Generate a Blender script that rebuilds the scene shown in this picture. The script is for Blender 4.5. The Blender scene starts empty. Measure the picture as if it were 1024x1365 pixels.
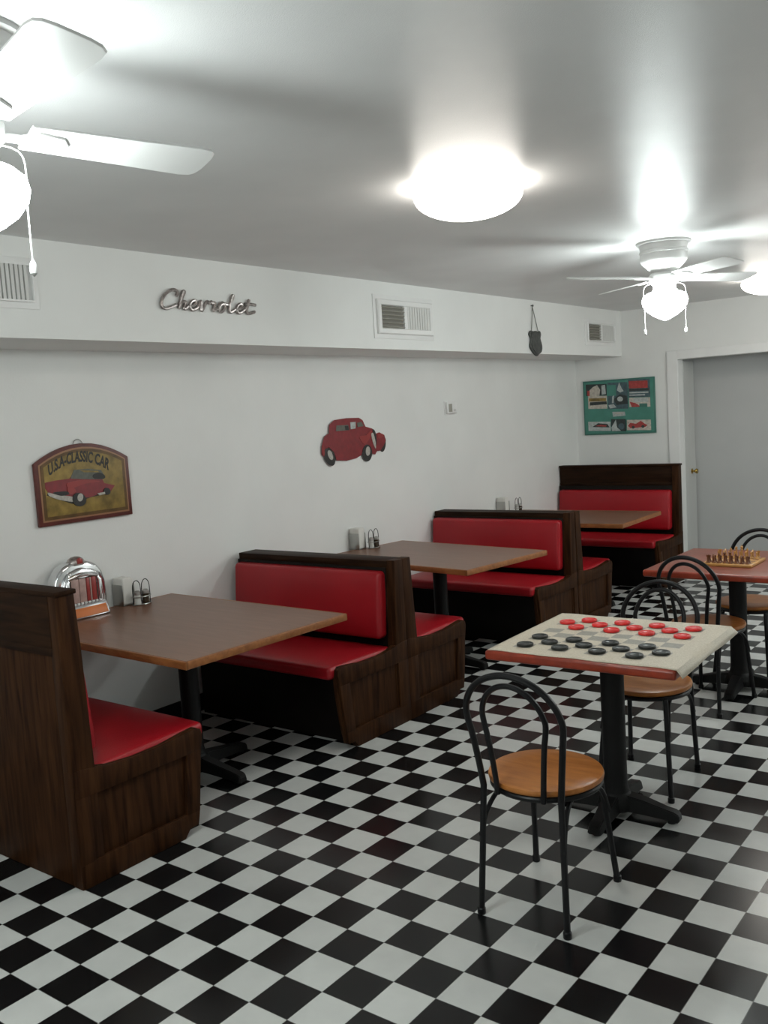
import bpy, bmesh, math, random
from mathutils import Vector, Matrix
random.seed(7)
PI = math.pi
SC = bpy.context.scene
COL = SC.collection

# ------------------------------------------------------------------ materials
def newmat(name):
    m = bpy.data.materials.new(name); m.use_nodes = True
    nt = m.node_tree; b = nt.nodes['Principled BSDF']
    return m, nt, b
def ramp(nt, stops):
    r = nt.nodes.new('ShaderNodeValToRGB')
    el = r.color_ramp.elements
    while len(el) < len(stops): el.new(0.5)
    for e, (p, c) in zip(el, stops): e.position = p; e.color = (*c, 1)
    return r
def mat(name, col, rough=.5, metal=0., var=.0, vscale=8., bump=0., bscale=60., coat=0., spec=None):
    m, nt, b = newmat(name)
    b.inputs['Roughness'].default_value = rough
    b.inputs['Metallic'].default_value = metal
    if coat: b.inputs['Coat Weight'].default_value = coat; b.inputs['Coat Roughness'].default_value = .12
    if spec is not None: b.inputs['Specular IOR Level'].default_value = spec
    tc = nt.nodes.new('ShaderNodeTexCoord')
    n = nt.nodes.new('ShaderNodeTexNoise'); n.inputs['Scale'].default_value = vscale; n.inputs['Detail'].default_value = 4
    nt.links.new(tc.outputs['Object'], n.inputs['Vector'])
    lo = tuple(c * (1 - var) for c in col); hi = tuple(min(1, c * (1 + var)) for c in col)
    r = ramp(nt, [(.3, lo), (.7, hi)])
    nt.links.new(n.outputs['Fac'], r.inputs['Fac']); nt.links.new(r.outputs['Color'], b.inputs['Base Color'])
    if bump:
        n2 = nt.nodes.new('ShaderNodeTexNoise'); n2.inputs['Scale'].default_value = bscale; n2.inputs['Detail'].default_value = 3
        nt.links.new(tc.outputs['Object'], n2.inputs['Vector'])
        bp = nt.nodes.new('ShaderNodeBump'); bp.inputs['Strength'].default_value = bump; bp.inputs['Distance'].default_value = .01
        nt.links.new(n2.outputs['Fac'], bp.inputs['Height']); nt.links.new(bp.outputs['Normal'], b.inputs['Normal'])
    return m
def wood(name, dark, light, rough=.4, stretch=(1, 14, 14), scale=3., coat=0., contrast=(.3, .72), spec=.3):
    m, nt, b = newmat(name)
    b.inputs['Specular IOR Level'].default_value = spec
    b.inputs['Roughness'].default_value = rough
    if coat: b.inputs['Coat Weight'].default_value = coat; b.inputs['Coat Roughness'].default_value = .15
    tc = nt.nodes.new('ShaderNodeTexCoord'); mp = nt.nodes.new('ShaderNodeMapping')
    mp.inputs['Scale'].default_value = stretch
    nt.links.new(tc.outputs['Object'], mp.inputs['Vector'])
    n = nt.nodes.new('ShaderNodeTexNoise'); n.inputs['Scale'].default_value = scale; n.inputs['Detail'].default_value = 8; n.inputs['Distortion'].default_value = .6
    nt.links.new(mp.outputs['Vector'], n.inputs['Vector'])
    r = ramp(nt, [(contrast[0], dark), (contrast[1], light)])
    nt.links.new(n.outputs['Fac'], r.inputs['Fac']); nt.links.new(r.outputs['Color'], b.inputs['Base Color'])
    bp = nt.nodes.new('ShaderNodeBump'); bp.inputs['Strength'].default_value = .08; bp.inputs['Distance'].default_value = .004
    nt.links.new(n.outputs['Fac'], bp.inputs['Height']); nt.links.new(bp.outputs['Normal'], b.inputs['Normal'])
    return m
def glow(name, col, strength, base=(.9, .9, .9)):
    m, nt, b = newmat(name)
    b.inputs['Base Color'].default_value = (*base, 1)
    b.inputs['Roughness'].default_value = .3
    b.inputs['Emission Color'].default_value = (*col, 1)
    b.inputs['Emission Strength'].default_value = strength
    return m
TILE = .1524
def floor_mat():
    m, nt, b = newmat('checker_vinyl')
    N = nt.nodes.new; L = nt.links.new
    tc = N('ShaderNodeTexCoord'); sx = N('ShaderNodeSeparateXYZ'); L(tc.outputs['Object'], sx.inputs[0])
    def mth(op, a, c=None):
        n = N('ShaderNodeMath'); n.operation = op
        for i, v in enumerate((a, c)):
            if v is None: continue
            if isinstance(v, (int, float)): n.inputs[i].default_value = v
            else: L(v, n.inputs[i])
        return n.outputs[0]
    u = mth('DIVIDE', sx.outputs['X'], TILE); v = mth('DIVIDE', sx.outputs['Y'], TILE)
    fu = mth('FLOOR', u); fv = mth('FLOOR', v)
    odd = mth('FLOORED_MODULO', mth('ADD', fu, fv), 2.)
    cmb = N('ShaderNodeCombineXYZ'); L(fu, cmb.inputs[0]); L(fv, cmb.inputs[1])
    wn = N('ShaderNodeTexWhiteNoise'); wn.noise_dimensions = '3D'; L(cmb.outputs[0], wn.inputs['Vector'])
    ns = N('ShaderNodeTexNoise'); ns.inputs['Scale'].default_value = 9; ns.inputs['Detail'].default_value = 5
    L(tc.outputs['Object'], ns.inputs['Vector'])
    f = mth('MULTIPLY_ADD', ns.outputs['Fac'], .6); 
    f = mth('ADD', mth('MULTIPLY', ns.outputs['Fac'], .7), mth('MULTIPLY', wn.outputs['Value'], .3))
    rw = ramp(nt, [(.2, (.52, .53, .515)), (.8, (.63, .64, .62))]); L(f, rw.inputs['Fac'])
    rb = ramp(nt, [(.2, (.005, .005, .006)), (.8, (.009, .0095, .0095))]); L(f, rb.inputs['Fac'])
    mx = N('ShaderNodeMix'); mx.data_type = 'RGBA'
    L(odd, mx.inputs['Factor']); L(rw.outputs['Color'], mx.inputs['A']); L(rb.outputs['Color'], mx.inputs['B'])
    # seams between the tiles
    eu = mth('ABSOLUTE', mth('SUBTRACT', mth('FRACT', u), .5)); ev = mth('ABSOLUTE', mth('SUBTRACT', mth('FRACT', v), .5))
    seam = mth('GREATER_THAN', mth('MAXIMUM', eu, ev), .4935)
    mx2 = N('ShaderNodeMix'); mx2.data_type = 'RGBA'; L(seam, mx2.inputs['Factor'])
    L(mx.outputs['Result'], mx2.inputs['A']); mx2.inputs['B'].default_value = (.16, .16, .155, 1)
    L(mx2.outputs['Result'], b.inputs['Base Color'])
    rr = mth('ADD', mth('MULTIPLY', ns.outputs['Fac'], .10), .17)
    L(rr, b.inputs['Roughness'])
    b.inputs['Specular IOR Level'].default_value = .36
    bp = N('ShaderNodeBump'); bp.inputs['Strength'].default_value = .05; bp.inputs['Distance'].default_value = .005
    L(ns.outputs['Fac'], bp.inputs['Height']); L(bp.outputs['Normal'], b.inputs['Normal'])
    return m
def board_mat():
    """woven beige mat printed with an 8 x 8 grid of pale grey squares"""
    m, nt, b = newmat('checker_mat_print')
    N = nt.nodes.new; L = nt.links.new
    tc = N('ShaderNodeTexCoord'); sx = N('ShaderNodeSeparateXYZ'); L(tc.outputs['Object'], sx.inputs[0])
    def mth(op, a, c=None):
        n = N('ShaderNodeMath'); n.operation = op
        for i, v in enumerate((a, c)):
            if v is None: continue
            if isinstance(v, (int, float)): n.inputs[i].default_value = v
            else: L(v, n.inputs[i])
        return n.outputs[0]
    x = mth('ADD', mth('DIVIDE', sx.outputs['X'], CELLX), 4.); y = mth('ADD', mth('DIVIDE', sx.outputs['Y'], CELLY), 4.)
    odd = mth('SUBTRACT', 1., mth('FLOORED_MODULO', mth('ADD', mth('FLOOR', x), mth('FLOOR', y)), 2.))
    inx = mth('LESS_THAN', mth('ABSOLUTE', mth('SUBTRACT', x, 4.)), 4.); iny = mth('LESS_THAN', mth('ABSOLUTE', mth('SUBTRACT', y, 4.)), 4.)
    msk = mth('MULTIPLY', mth('MULTIPLY', odd, inx), iny)
    ns = N('ShaderNodeTexNoise'); ns.inputs['Scale'].default_value = 220; ns.inputs['Detail'].default_value = 2
    L(tc.outputs['Object'], ns.inputs['Vector'])
    r1 = ramp(nt, [(.3, (.50, .44, .34)), (.7, (.66, .60, .49))]); L(ns.outputs['Fac'], r1.inputs['Fac'])
    r2 = ramp(nt, [(.3, (.24, .23, .20)), (.7, (.36, .34, .29))]); L(ns.outputs['Fac'], r2.inputs['Fac'])
    mx = N('ShaderNodeMix'); mx.data_type = 'RGBA'; L(msk, mx.inputs['Factor']); L(r1.outputs['Color'], mx.inputs['A']); L(r2.outputs['Color'], mx.inputs['B'])
    L(mx.outputs['Result'], b.inputs['Base Color']); b.inputs['Roughness'].default_value = .55
    bp = N('ShaderNodeBump'); bp.inputs['Strength'].default_value = .25; bp.inputs['Distance'].default_value = .002
    L(ns.outputs['Fac'], bp.inputs['Height']); L(bp.outputs['Normal'], b.inputs['Normal'])
    return m
CELLX, CELLY = .0755, .0685

M_WALL = mat('wall_paint', (.81, .815, .80), .55, var=.03, vscale=2, bump=.05, bscale=90)
M_CEIL = mat('ceiling_paint', (.76, .762, .76), .33, var=.03, vscale=3, bump=.14, bscale=330, spec=.10)
M_TRIM = mat('trim_paint', (.83, .83, .82), .4, var=.02)
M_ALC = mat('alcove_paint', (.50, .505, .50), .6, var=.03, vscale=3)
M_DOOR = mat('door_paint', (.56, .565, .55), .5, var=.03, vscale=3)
M_FLOOR = floor_mat()
M_BASE = mat('black_cove_base', (.012, .012, .013), .4)
M_BENCH = wood('dark_stained_oak', (.015, .0052, .0022), (.056, .0225, .0085), .5, (14, 14, 1.2), 3., spec=.07)
M_BENCHH = wood('dark_stained_oak_rail', (.010, .0042, .0022), (.034, .015, .0068), .5, (1.2, 14, 14), 3., spec=.07)
M_BLACKP = mat('black_panel', (.008, .006, .005), .5, var=.2, spec=.12)
M_RED = mat('red_vinyl', (.315, .006, .012), .36, var=.06, vscale=5, bump=.10, bscale=140, spec=.38)
M_LAM = wood('brown_laminate', (.135, .056, .029), (.20, .092, .052), .30, (1.2, 12, 12), 3., contrast=(.25, .75))
M_EDGE = wood('oak_edge', (.20, .070, .022), (.33, .13, .042), .38, (3, 10, 10), 4.)
M_BLACK = mat('black_metal', (.006, .006, .007), .34, var=.1, spec=.28)
M_IRON = mat('black_cast_iron', (.005, .005, .005), .5, var=.2, bump=.1, bscale=200, spec=.22)
M_SEAT = wood('honey_ply', (.32, .105, .020), (.46, .175, .040), .36, (2, 11, 2), 3.5, coat=.08)
M_REDWOOD = wood('red_brown_top', (.17, .042, .026), (.25, .066, .040), .3, (1.5, 10, 10), 3.)
M_REDEDGE = mat('red_brown_edge', (.27, .035, .014), .28, var=.35, vscale=14)
M_MAT = board_mat()
M_CRED = mat('red_plastic', (.72, .022, .022), .35, var=.03)
M_CBLK = mat('black_plastic', (.014, .017, .016), .38, var=.05)
M_CHROME = mat('chrome', (.72, .73, .74), .12, 1.)
M_DCHROME = mat('worn_chrome', (.42, .38, .365), .38, 1., var=.4, vscale=55)
M_WHITE = mat('white_enamel', (.80, .80, .79), .35, var=.01)
M_GREYMET = mat('grey_louver', (.36, .345, .30), .5, var=.1)
M_DARKV = mat('vent_dark', (.20, .19, .165), .7)
M_LIGHTV = mat('pale_louver', (.66, .66, .64), .5)
M_PEWTER = mat('pewter', (.085, .09, .085), .45, .6, var=.3, vscale=30)
M_STRING = mat('grey_cord', (.22, .22, .20), .8)
M_BRASS = mat('brass', (.50, .34, .10), .25, 1.)
M_PAPER = mat('white_paper', (.72, .71, .67), .8, var=.02)
M_STEEL = mat('steel', (.45, .45, .43), .28, 1.)
M_SALT = mat('salt_glass', (.62, .63, .60), .2)
M_PEPPER = mat('pepper_glass', (.05, .035, .022), .2)
M_GLOBE = glow('lit_fan_globe', (.91, 1., .98), 84.)
M_DOME = glow('lit_ceiling_dome', (1., .945, .86), 19.)
M_ORANGE = mat('orange_display', (.62, .17, .035), .45, var=.06)
M_PINK = mat('pink_title_strip', (.42, .28, .25), .4, var=.15, vscale=40)
M_DRED = mat('dark_red_strip', (.30, .035, .03), .3, var=.1)
M_FRAMEB = mat('maroon_frame', (.105, .022, .017), .45, var=.25, vscale=20)
M_GOLD = mat('tan_line', (.33, .17, .09), .5)
M_MUST = mat('mustard_panel', (.25, .168, .040), .55, var=.42, vscale=16)
M_BROWNP = mat('brown_painted_edge', (.115, .062, .018), .55, var=.4, vscale=14)
M_SREDC = mat('painted_red', (.20, .007, .012), .4, var=.15, vscale=30)
M_SREDL = mat('painted_light_red', (.27, .020, .018), .4, var=.1)
M_SBLK = mat('painted_black', (.012, .011, .010), .5)
M_SGRY = mat('painted_grey', (.10, .105, .085), .5, var=.2, vscale=40)
M_SWHT = mat('painted_silver', (.42, .40, .36), .5, var=.2, vscale=60)
M_TEAL = mat('teal_print', (.060, .235, .185), .4, var=.12, vscale=9)
M_TEALD = mat('dark_teal_frame', (.045, .165, .130), .4)
M_PBLUE = mat('print_blue_grey', (.055, .10, .115), .4, var=.3, vscale=30)
M_PCREAM = mat('print_cream', (.50, .46, .40), .4, var=.25, vscale=40)
M_PRED = mat('print_red', (.36, .045, .04), .4, var=.2, vscale=50)
M_PDARK = mat('print_dark', (.022, .032, .032), .4, var=.3, vscale=40)
M_PGREY = mat('print_grey', (.42, .46, .45), .4, var=.2, vscale=50)
M_CHL = mat('chess_light_wood', (.52, .27, .075), .35, var=.15, vscale=30)
M_CHD = mat('chess_dark_wood', (.16, .050, .014), .35, var=.2, vscale=30)
def chessboard_mat():
    m, nt, b = newmat('chess_squares')
    N = nt.nodes.new; L = nt.links.new
    tc = N('ShaderNodeTexCoord')
    ck = N('ShaderNodeTexChecker'); ck.inputs['Scale'].default_value = 1 / .0305
    ck.inputs['Color1'].default_value = (.50, .26, .08, 1); ck.inputs['Color2'].default_value = (.17, .055, .018, 1)
    mp = N('ShaderNodeMapping'); mp.inputs['Location'].default_value = (0, 0, .005)
    L(tc.outputs['Object'], mp.inputs['Vector']); L(mp.outputs['Vector'], ck.inputs['Vector'])
    L(ck.outputs['Color'], b.inputs['Base Color']); b.inputs['Roughness'].default_value = .35
    return m
M_CHSQ = chessboard_mat()

# ------------------------------------------------------------------ mesh builder
def spline(pts, n=6, closed=False):
    P = [Vector(p) for p in pts]; out = []
    k = len(P); rng = range(k) if closed else range(k - 1)
    for i in rng:
        if closed: p0, p1, p2, p3 = P[i - 1], P[i], P[(i + 1) % k], P[(i + 2) % k]
        else: p0, p1, p2, p3 = P[max(i - 1, 0)], P[i], P[i + 1], P[min(i + 2, k - 1)]
        for j in range(n):
            t = j / n
            out.append(.5 * ((2 * p1) + (p2 - p0) * t + (2 * p0 - 5 * p1 + 4 * p2 - p3) * t * t + (3 * p1 - p0 - 3 * p2 + p3) * t ** 3))
    if not closed: out.append(P[-1])
    return out
class B:
    def __init__(s): s.bm = bmesh.new(); s.mi = 0
    def _done(s, faces):
        for f in faces: f.material_index = s.mi
    def faces(s, vs, fs, M=None):
        v = [s.bm.verts.new((M @ Vector(p)) if M else p) for p in vs]
        out = []
        for f in fs:
            try: out.append(s.bm.faces.new([v[i] for i in f]))
            except ValueError: pass
        s._done(out); return v
    def box(s, x0, x1, y0, y1, z0, z1, bev=0., seg=2, M=None):
        t = bmesh.new()
        bmesh.ops.create_cube(t, size=1)
        for v in t.verts:
            v.co = Vector(((x0 + x1) / 2 + v.co.x * (x1 - x0), (y0 + y1) / 2 + v.co.y * (y1 - y0), (z0 + z1) / 2 + v.co.z * (z1 - z0)))
        if bev: bmesh.ops.bevel(t, geom=list(t.edges), offset=bev, segments=seg, profile=.5, affect='EDGES')
        s.merge(t, M)
    def merge(s, t, M=None):
        t.verts.index_update()
        s.faces([v.co.copy() for v in t.verts], [[v.index for v in f.verts] for f in t.faces], M); t.free()
    def prism(s, poly, plane, a, b, bev=0., seg=2, M=None):
        """polygon (u,v) extruded along the third axis from a to b"""
        def P(u, v, w): return {'yz': (w, u, v), 'xz': (u, w, v), 'xy': (u, v, w)}[plane]
        n = len(poly)
        t = bmesh.new()
        va = [t.verts.new(P(u, v, a)) for u, v in poly]; vb = [t.verts.new(P(u, v, b)) for u, v in poly]
        t.faces.new(va); t.faces.new(vb[::-1])
        for i in range(n): t.faces.new([va[i], vb[i], vb[(i + 1) % n], va[(i + 1) % n]])
        bmesh.ops.recalc_face_normals(t, faces=list(t.faces))
        if bev: bmesh.ops.bevel(t, geom=list(t.edges), offset=bev, segments=seg, profile=.5, affect='EDGES')
        big = [f for f in t.faces if len(f.verts) > 4]
        if big: bmesh.ops.triangulate(t, faces=big)
        s.merge(t, M)
    def lathe(s, prof, n=24, M=None, caps=True):
        vs = []; fs = []; k = len(prof)
        for i in range(n):
            a = 2 * PI * i / n
            for r, z in prof: vs.append((r * math.cos(a), r * math.sin(a), z))
        for i in range(n):
            j = (i + 1) % n
            for q in range(k - 1): fs.append((i * k + q, j * k + q, j * k + q + 1, i * k + q + 1))
        if caps:
            if prof[0][0] > 1e-6: fs.append([i * k for i in range(n)][::-1])
            if prof[-1][0] > 1e-6: fs.append([i * k + k - 1 for i in range(n)])
        s.faces(vs, fs, M)
    def tube(s, pts, r, n=10, closed=False, caps=True, flat=1., M=None):
        P = [Vector(p) for p in pts]; k = len(P); vs = []; fs = []
        R = r if isinstance(r, (list, tuple)) else [r] * k
        T = []
        for i in range(k):
            a = P[i - 1] if (i or closed) else P[i]; b = P[(i + 1) % k] if (i < k - 1 or closed) else P[i]
            T.append((b - a).normalized())
        u = T[0].orthogonal().normalized()
        for i in range(k):
            u = (u - T[i] * u.dot(T[i])).normalized(); w = T[i].cross(u)
            for j in range(n):
                a = 2 * PI * j / n
                vs.append(P[i] + (u * math.cos(a) + w * math.sin(a) * flat) * R[i])
        for i in range(k if closed else k - 1):
            i2 = (i + 1) % k
            for j in range(n):
                j2 = (j + 1) % n
                fs.append((i * n + j, i * n + j2, i2 * n + j2, i2 * n + j))
        if caps and not closed:
            fs.append(list(range(n))[::-1]); fs.append([(k - 1) * n + j for j in range(n)])
        s.faces(vs, fs, M)
    def rbox(s, x0, x1, y0, y1, z0, z1, r, seg=4, nin=6, fn=None, M=None):
        """soft box: rounded edges, fn(u,v,w,co) may push the surface about"""
        def coords(a, b):
            o = [a + r * (1 - math.cos(i / seg * PI / 2)) for i in range(seg + 1)]
            o += [a + r + (b - a - 2 * r) * i / nin for i in range(1, nin)]
            o += [b - r * (1 - math.cos(i / seg * PI / 2)) for i in range(seg, -1, -1)]
            return o
        X, Y, Z = coords(x0, x1), coords(y0, y1), coords(z0, z1)
        t = bmesh.new(); D = {}
        def V(i, j, k):
            if (i, j, k) not in D:
                p = Vector((X[i], Y[j], Z[k]))
                q = Vector((min(max(p.x, x0 + r), x1 - r), min(max(p.y, y0 + r), y1 - r), min(max(p.z, z0 + r), z1 - r)))
                d = p - q
                if d.length > 1e-9:
                    m = max(abs(d.x), abs(d.y), abs(d.z))
                    nz = sum(1 for c in d if abs(c) > 1e-9)
                    if nz > 1: p = q + d.normalized() * r
                if fn:
                    p = fn((2 * (p.x - x0) / (x1 - x0) - 1), (2 * (p.y - y0) / (y1 - y0) - 1), (2 * (p.z - z0) / (z1 - z0) - 1), p)
                D[(i, j, k)] = t.verts.new(p)
            return D[(i, j, k)]
        nx, ny, nz = len(X) - 1, len(Y) - 1, len(Z) - 1
        for i in range(nx):
            for j in range(ny):
                t.faces.new([V(i, j, 0), V(i, j + 1, 0), V(i + 1, j + 1, 0), V(i + 1, j, 0)])
                t.faces.new([V(i, j, nz), V(i + 1, j, nz), V(i + 1, j + 1, nz), V(i, j + 1, nz)])
        for i in range(nx):
            for k in range(nz):
                t.faces.new([V(i, 0, k), V(i + 1, 0, k), V(i + 1, 0, k + 1), V(i, 0, k + 1)])
                t.faces.new([V(i, ny, k), V(i, ny, k + 1), V(i + 1, ny, k + 1), V(i + 1, ny, k)])
        for j in range(ny):
            for k in range(nz):
                t.faces.new([V(0, j, k), V(0, j, k + 1), V(0, j + 1, k + 1), V(0, j + 1, k)])
                t.faces.new([V(nx, j, k), V(nx, j + 1, k), V(nx, j + 1, k + 1), V(nx, j, k + 1)])
        s.merge(t, M)
    def build(s, name, mats, parent=None, smooth=True, angle=35, loc=None):
        me = bpy.data.meshes.new(name)
        bmesh.ops.remove_doubles(s.bm, verts=list(s.bm.verts), dist=1e-6)
        bmesh.ops.recalc_face_normals(s.bm, faces=list(s.bm.faces))
        s.bm.to_mesh(me); s.bm.free()
        for m in (mats if isinstance(mats, (list, tuple)) else [mats]): me.materials.append(m)
        if smooth:
            for p in me.polygons: p.use_smooth = True
            me.set_sharp_from_angle(angle=math.radians(angle))
        o = bpy.data.objects.new(name, me); COL.objects.link(o)
        if parent: o.parent = parent
        if loc: o.location = loc
        return o
def tag(o, label=None, cat=None, group=None, kind=None):
    if label: o['label'] = label
    if cat: o['category'] = cat
    if group: o['group'] = group
    if kind: o['kind'] = kind
    return o
def thing(name, label, cat, loc=(0, 0, 0), rz=0., group=None):
    o = bpy.data.objects.new(name, None); COL.objects.link(o)
    o.empty_display_size = .1
    o.location = loc; o.rotation_euler = (0, 0, math.radians(rz))
    return tag(o, label, cat, group)
KIDS = {}
def copy_tree(o, parent=None):
    c = o.copy(); COL.objects.link(c)
    if parent: c.parent = parent
    for ch in [x for x in bpy.data.objects if x.parent == o]: copy_tree(ch, c)
    return c
def struct(b, name, m, label=None):
    o = b.build(name, m, smooth=False); o['kind'] = 'structure'
    if label: o['label'] = label
    return o
def text_mesh(txt, size, extrude=.001):
    cu = bpy.data.curves.new('lettering', 'FONT'); cu.body = txt; cu.size = size; cu.extrude = extrude; cu.offset = size * .03; cu.resolution_u = 3
    ob = bpy.data.objects.new('lettering', cu); COL.objects.link(ob)
    dg = bpy.context.evaluated_depsgraph_get()
    me = bpy.data.meshes.new_from_object(ob.evaluated_get(dg))
    bpy.data.objects.remove(ob); bpy.data.curves.remove(cu)
    return me

# ------------------------------------------------------------------ the room
XW, XS, YB, ZC, ZS = -2.30, -1.80, 6.68, 2.56, 2.122
XR, YF = 2.95, -4.6
OX0, OX1, OZ, YA = -1.238, .35, 2.046, 7.12
b = B(); b.box(XW - .12, XR + .12, YF - .12, YA + .3, -.1, 0); struct(b, 'floor', M_FLOOR)
b = B(); b.box(XW - .12, XR + .12, YF - .12, YA + .3, ZC, ZC + .1); struct(b, 'ceiling', M_CEIL)
b = B(); b.box(XW - .12, XW, YF - .12, YB + .12, 0, ZC); struct(b, 'wall_left', M_WALL)
b = B(); b.box(XR, XR + .12, YF - .12, YB + .12, 0, ZC); struct(b, 'wall_right', M_WALL)
b = B(); b.box(XW, XR, YF - .12, YF, 0, ZC); struct(b, 'wall_front', M_WALL)
b = B()
b.box(XW, OX0 - .006, YB, YB + .12, 0, ZC); b.box(OX1 + .006, XR, YB, YB + .12, 0, ZC); b.box(OX0 - .006, OX1 + .006, YB, YB + .12, OZ, ZC)
struct(b, 'wall_back', M_WALL)
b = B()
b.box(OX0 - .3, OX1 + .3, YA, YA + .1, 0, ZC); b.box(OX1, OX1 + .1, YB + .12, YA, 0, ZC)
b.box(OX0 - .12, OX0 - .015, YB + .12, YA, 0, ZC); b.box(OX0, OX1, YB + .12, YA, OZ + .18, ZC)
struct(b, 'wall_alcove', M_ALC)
b = B(); b.box(XW, XS, YF, YB, ZS, ZC); struct(b, 'ceiling_soffit', M_WALL)
# narrow white door on the side of the alcove, brass knob
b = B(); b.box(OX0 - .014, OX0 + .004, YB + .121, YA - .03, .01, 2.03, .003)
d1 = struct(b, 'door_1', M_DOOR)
b = B(); Mk = Matrix.Translation((OX0 + .004, YB + .29, .955)) @ Matrix.Rotation(PI / 2, 4, 'Y')
b.lathe([(.026, 0), (.026, .005), (.010, .010), (.010, .028), (.020, .034), (.026, .046), (.022, .058), (0, .062)], 20, Mk)
b.build('door_knob', M_BRASS, d1)
b = B()
b.box(OX0 - .105, OX0, YB - .018, YB, 0, OZ + .085, .004); b.box(OX0, OX1, YB - .018, YB, OZ, OZ + .085, .004)
b.box(OX1, OX1 + .105, YB - .018, YB, 0, OZ + .085, .004)
b.box(OX0 - .012, OX0, YB, YB + .12, 0, OZ); b.box(OX1, OX1 + .012, YB, YB + .12, 0, OZ); 
struct(b, 'trim_1', M_TRIM)
b = B(); b.box(XW, XW + .008, YF, YB, 0, .10, .003); struct(b, 'baseboard_left', M_BASE)
b = B(); b.box(XW + .008, OX0 - .105, YB - .008, YB, 0, .10, .003); struct(b, 'baseboard_back', M_BASE)

# ------------------------------------------------------------------ booth benches
BL = 1.20            # bench length, wall to aisle
def end_profile(D, hpost=.455):
    """end panel outline in (y,z), back at y=0, toe kick in front"""
    p = [(0, 0), (D - .13, 0), (D - .10, .035), (D - .055, .035)]
    p += [(D - .03, .14), (D - .008, .30), (D, .405), (D - .006, .432), (D - .03, .443)]
    p += [(D - .10, .438), (D - .22, .426), (D - .34, .424), (.16, .432), (.10, .445), (.04, hpost), (0, hpost)]
    return p
def frame_strips(b, D, x0, x1, half=0.):
    """rails and stiles standing proud round the sunk panel of one bench end"""
    b.prism([(.0 if half else .01, .0), (D - .13, 0), (D - .10, .035), (D - .055, .035), (D - .042, .098), (.01 if not half else 0, .098)], 'yz', x0, x1, .004)
    b.prism([(0, .345), (D - .012, .345), (D, .405), (D - .006, .432), (D - .03, .443), (D - .10, .438), (D - .22, .426), (D - .34, .424), (.16, .432), (.10, .445), (.04, .455), (0, .455)], 'yz', x0, x1, .004)
    b.prism([(0, .09), (.062 + half, .09), (.062 + half, .35), (0, .35)], 'yz', x0, x1, .004)
    b.prism([(D - .115, .09), (D - .043, .09), (D - .012, .35), (D - .088, .35)], 'yz', x0, x1, .004)
    b.box(x0, x1 - .012, .055 + half, .075 + half, .09, .35, .002)
def seat(parent, y0, y1, L=BL):
    b = B()
    def crown(u, v, w, p):
        k = (1 - u * u * u * u) * (1 - v * v)
        p = p.copy()
        if w > 0: p.z += .018 * k * w
        p.z += .012 * (v * .5 + .5)
        return p
    b.rbox(-L + .012, -.028, y0, y1, .372, .438, .022, 4, 7, crown)
    o = b.build('seat_cushion', M_RED, parent); return o
def backrest(parent, yb0, yb1, zl, zh, L=BL, th=.078):
    """leaning pad: front face at yb0+th low, yb1+th high"""
    b = B()
    def lean(u, v, w, p):
        p = p.copy(); t = (p.z - zl) / (zh - zl)
        k = (1 - u ** 4) * (1 - (2 * t - 1) ** 4)
        if v > 0: p.y += .022 * k * v
        p.y += yb0 + (yb1 - yb0) * t
        return p
    b.rbox(-L + .012, -.066, 0, th, zl, zh, .024, 4, 7, lean)
    return b.build('back_cushion', M_RED, parent)
def bench_side(root, D, sgn=1, half=0., H=.9, head=0.):
    """everything on one side of the back: local +y is the sitting side"""
    S = Matrix.Scale(sgn, 4, (0, 1, 0))
    b = B(); b.box(-BL, -.04, D - .17, D - .15, 0, .375, .002, M=S)
    b.build('front_panel', M_BLACKP, root)
    b = B(); b.box(-BL, -.04, .03, D - .05, .352, .374, .003, M=S)
    b.build('seat_board', M_BLACKP, root)
    s = seat(root, .10, D + .035)
    k = backrest(root, .085, .055, .482, .848)
    if sgn < 0:
        for o in (s, k):
            for v in o.data.vertices: v.co.y = -v.co.y
            o.data.flip_normals()
def single_bench(label, loc, rz, H, head, L=BL, D=.62, group='restaurant booth benches'):
    """one-sided bench: back plane at local y=0, sits towards +y"""
    r = thing('booth_bench', label, 'bench', loc, rz, group)
    return r
def bench_single(label, loc, H, tall, face=1, D=.62):
    r = thing('booth_bench', label, 'bench', loc, 0, 'red booth benches')
    Y = lambda y: y * face
    def yz(poly): return [(u * face, v) for u, v in poly]
    S = Matrix.Scale(face, 4, (0, 1, 0))
    b = B(); b.prism(end_profile(D), 'yz', -.04, -.016, .003, M=S)
    ep = b.build('end_panel', M_BENCH, r)
    b = B(); frame_strips(b, D, -.018, 0); o = b
    for v in o.bm.verts: v.co.y *= face
    o.build('panel_frame', M_BENCH, ep)
    pb = -.004 if tall else .0015; pz = .0 if tall else .36
    b = B(); b.prism(yz([(pb, pz), (.105, pz), (.085, H * .8), (.075, H), (pb, H)]), 'yz', -.062, -.003, .004)
    b.build('post', M_BENCH, r)
    # boarded back, top rail
    b = B(); b.box(-BL, -.05, .001, .022, .001, .90 if tall else H - .03, .002, M=S)
    b.build('back_panel', M_BENCH, r)
    b = B()
    if tall:
        b.box(-BL, -.05, -.006, .066, .915, H - .012, .004, M=S); b.build('headboard', M_BENCHH, r)
        b = B(); b.box(-BL, .004, -.010, .082, H - .014, H + .004, .004, M=S); b.box(-BL, -.05, -.004, .07, .885, .917, .003, M=S)
    else:
        b.box(-BL, -.05, 0, .070, H - .045, H - .004, .004, M=S)
    b.build('top_rail', M_BENCHH, r)
    b = B(); b.box(-BL, -.06, .018, .085, .42, .885 if tall else H - .04, .002, M=S); b.build('back_board', M_BLACKP, r)
    if face > 0: bench_side(r, D, 1)
    else: bench_side(r, D, -1)
    return r
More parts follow.
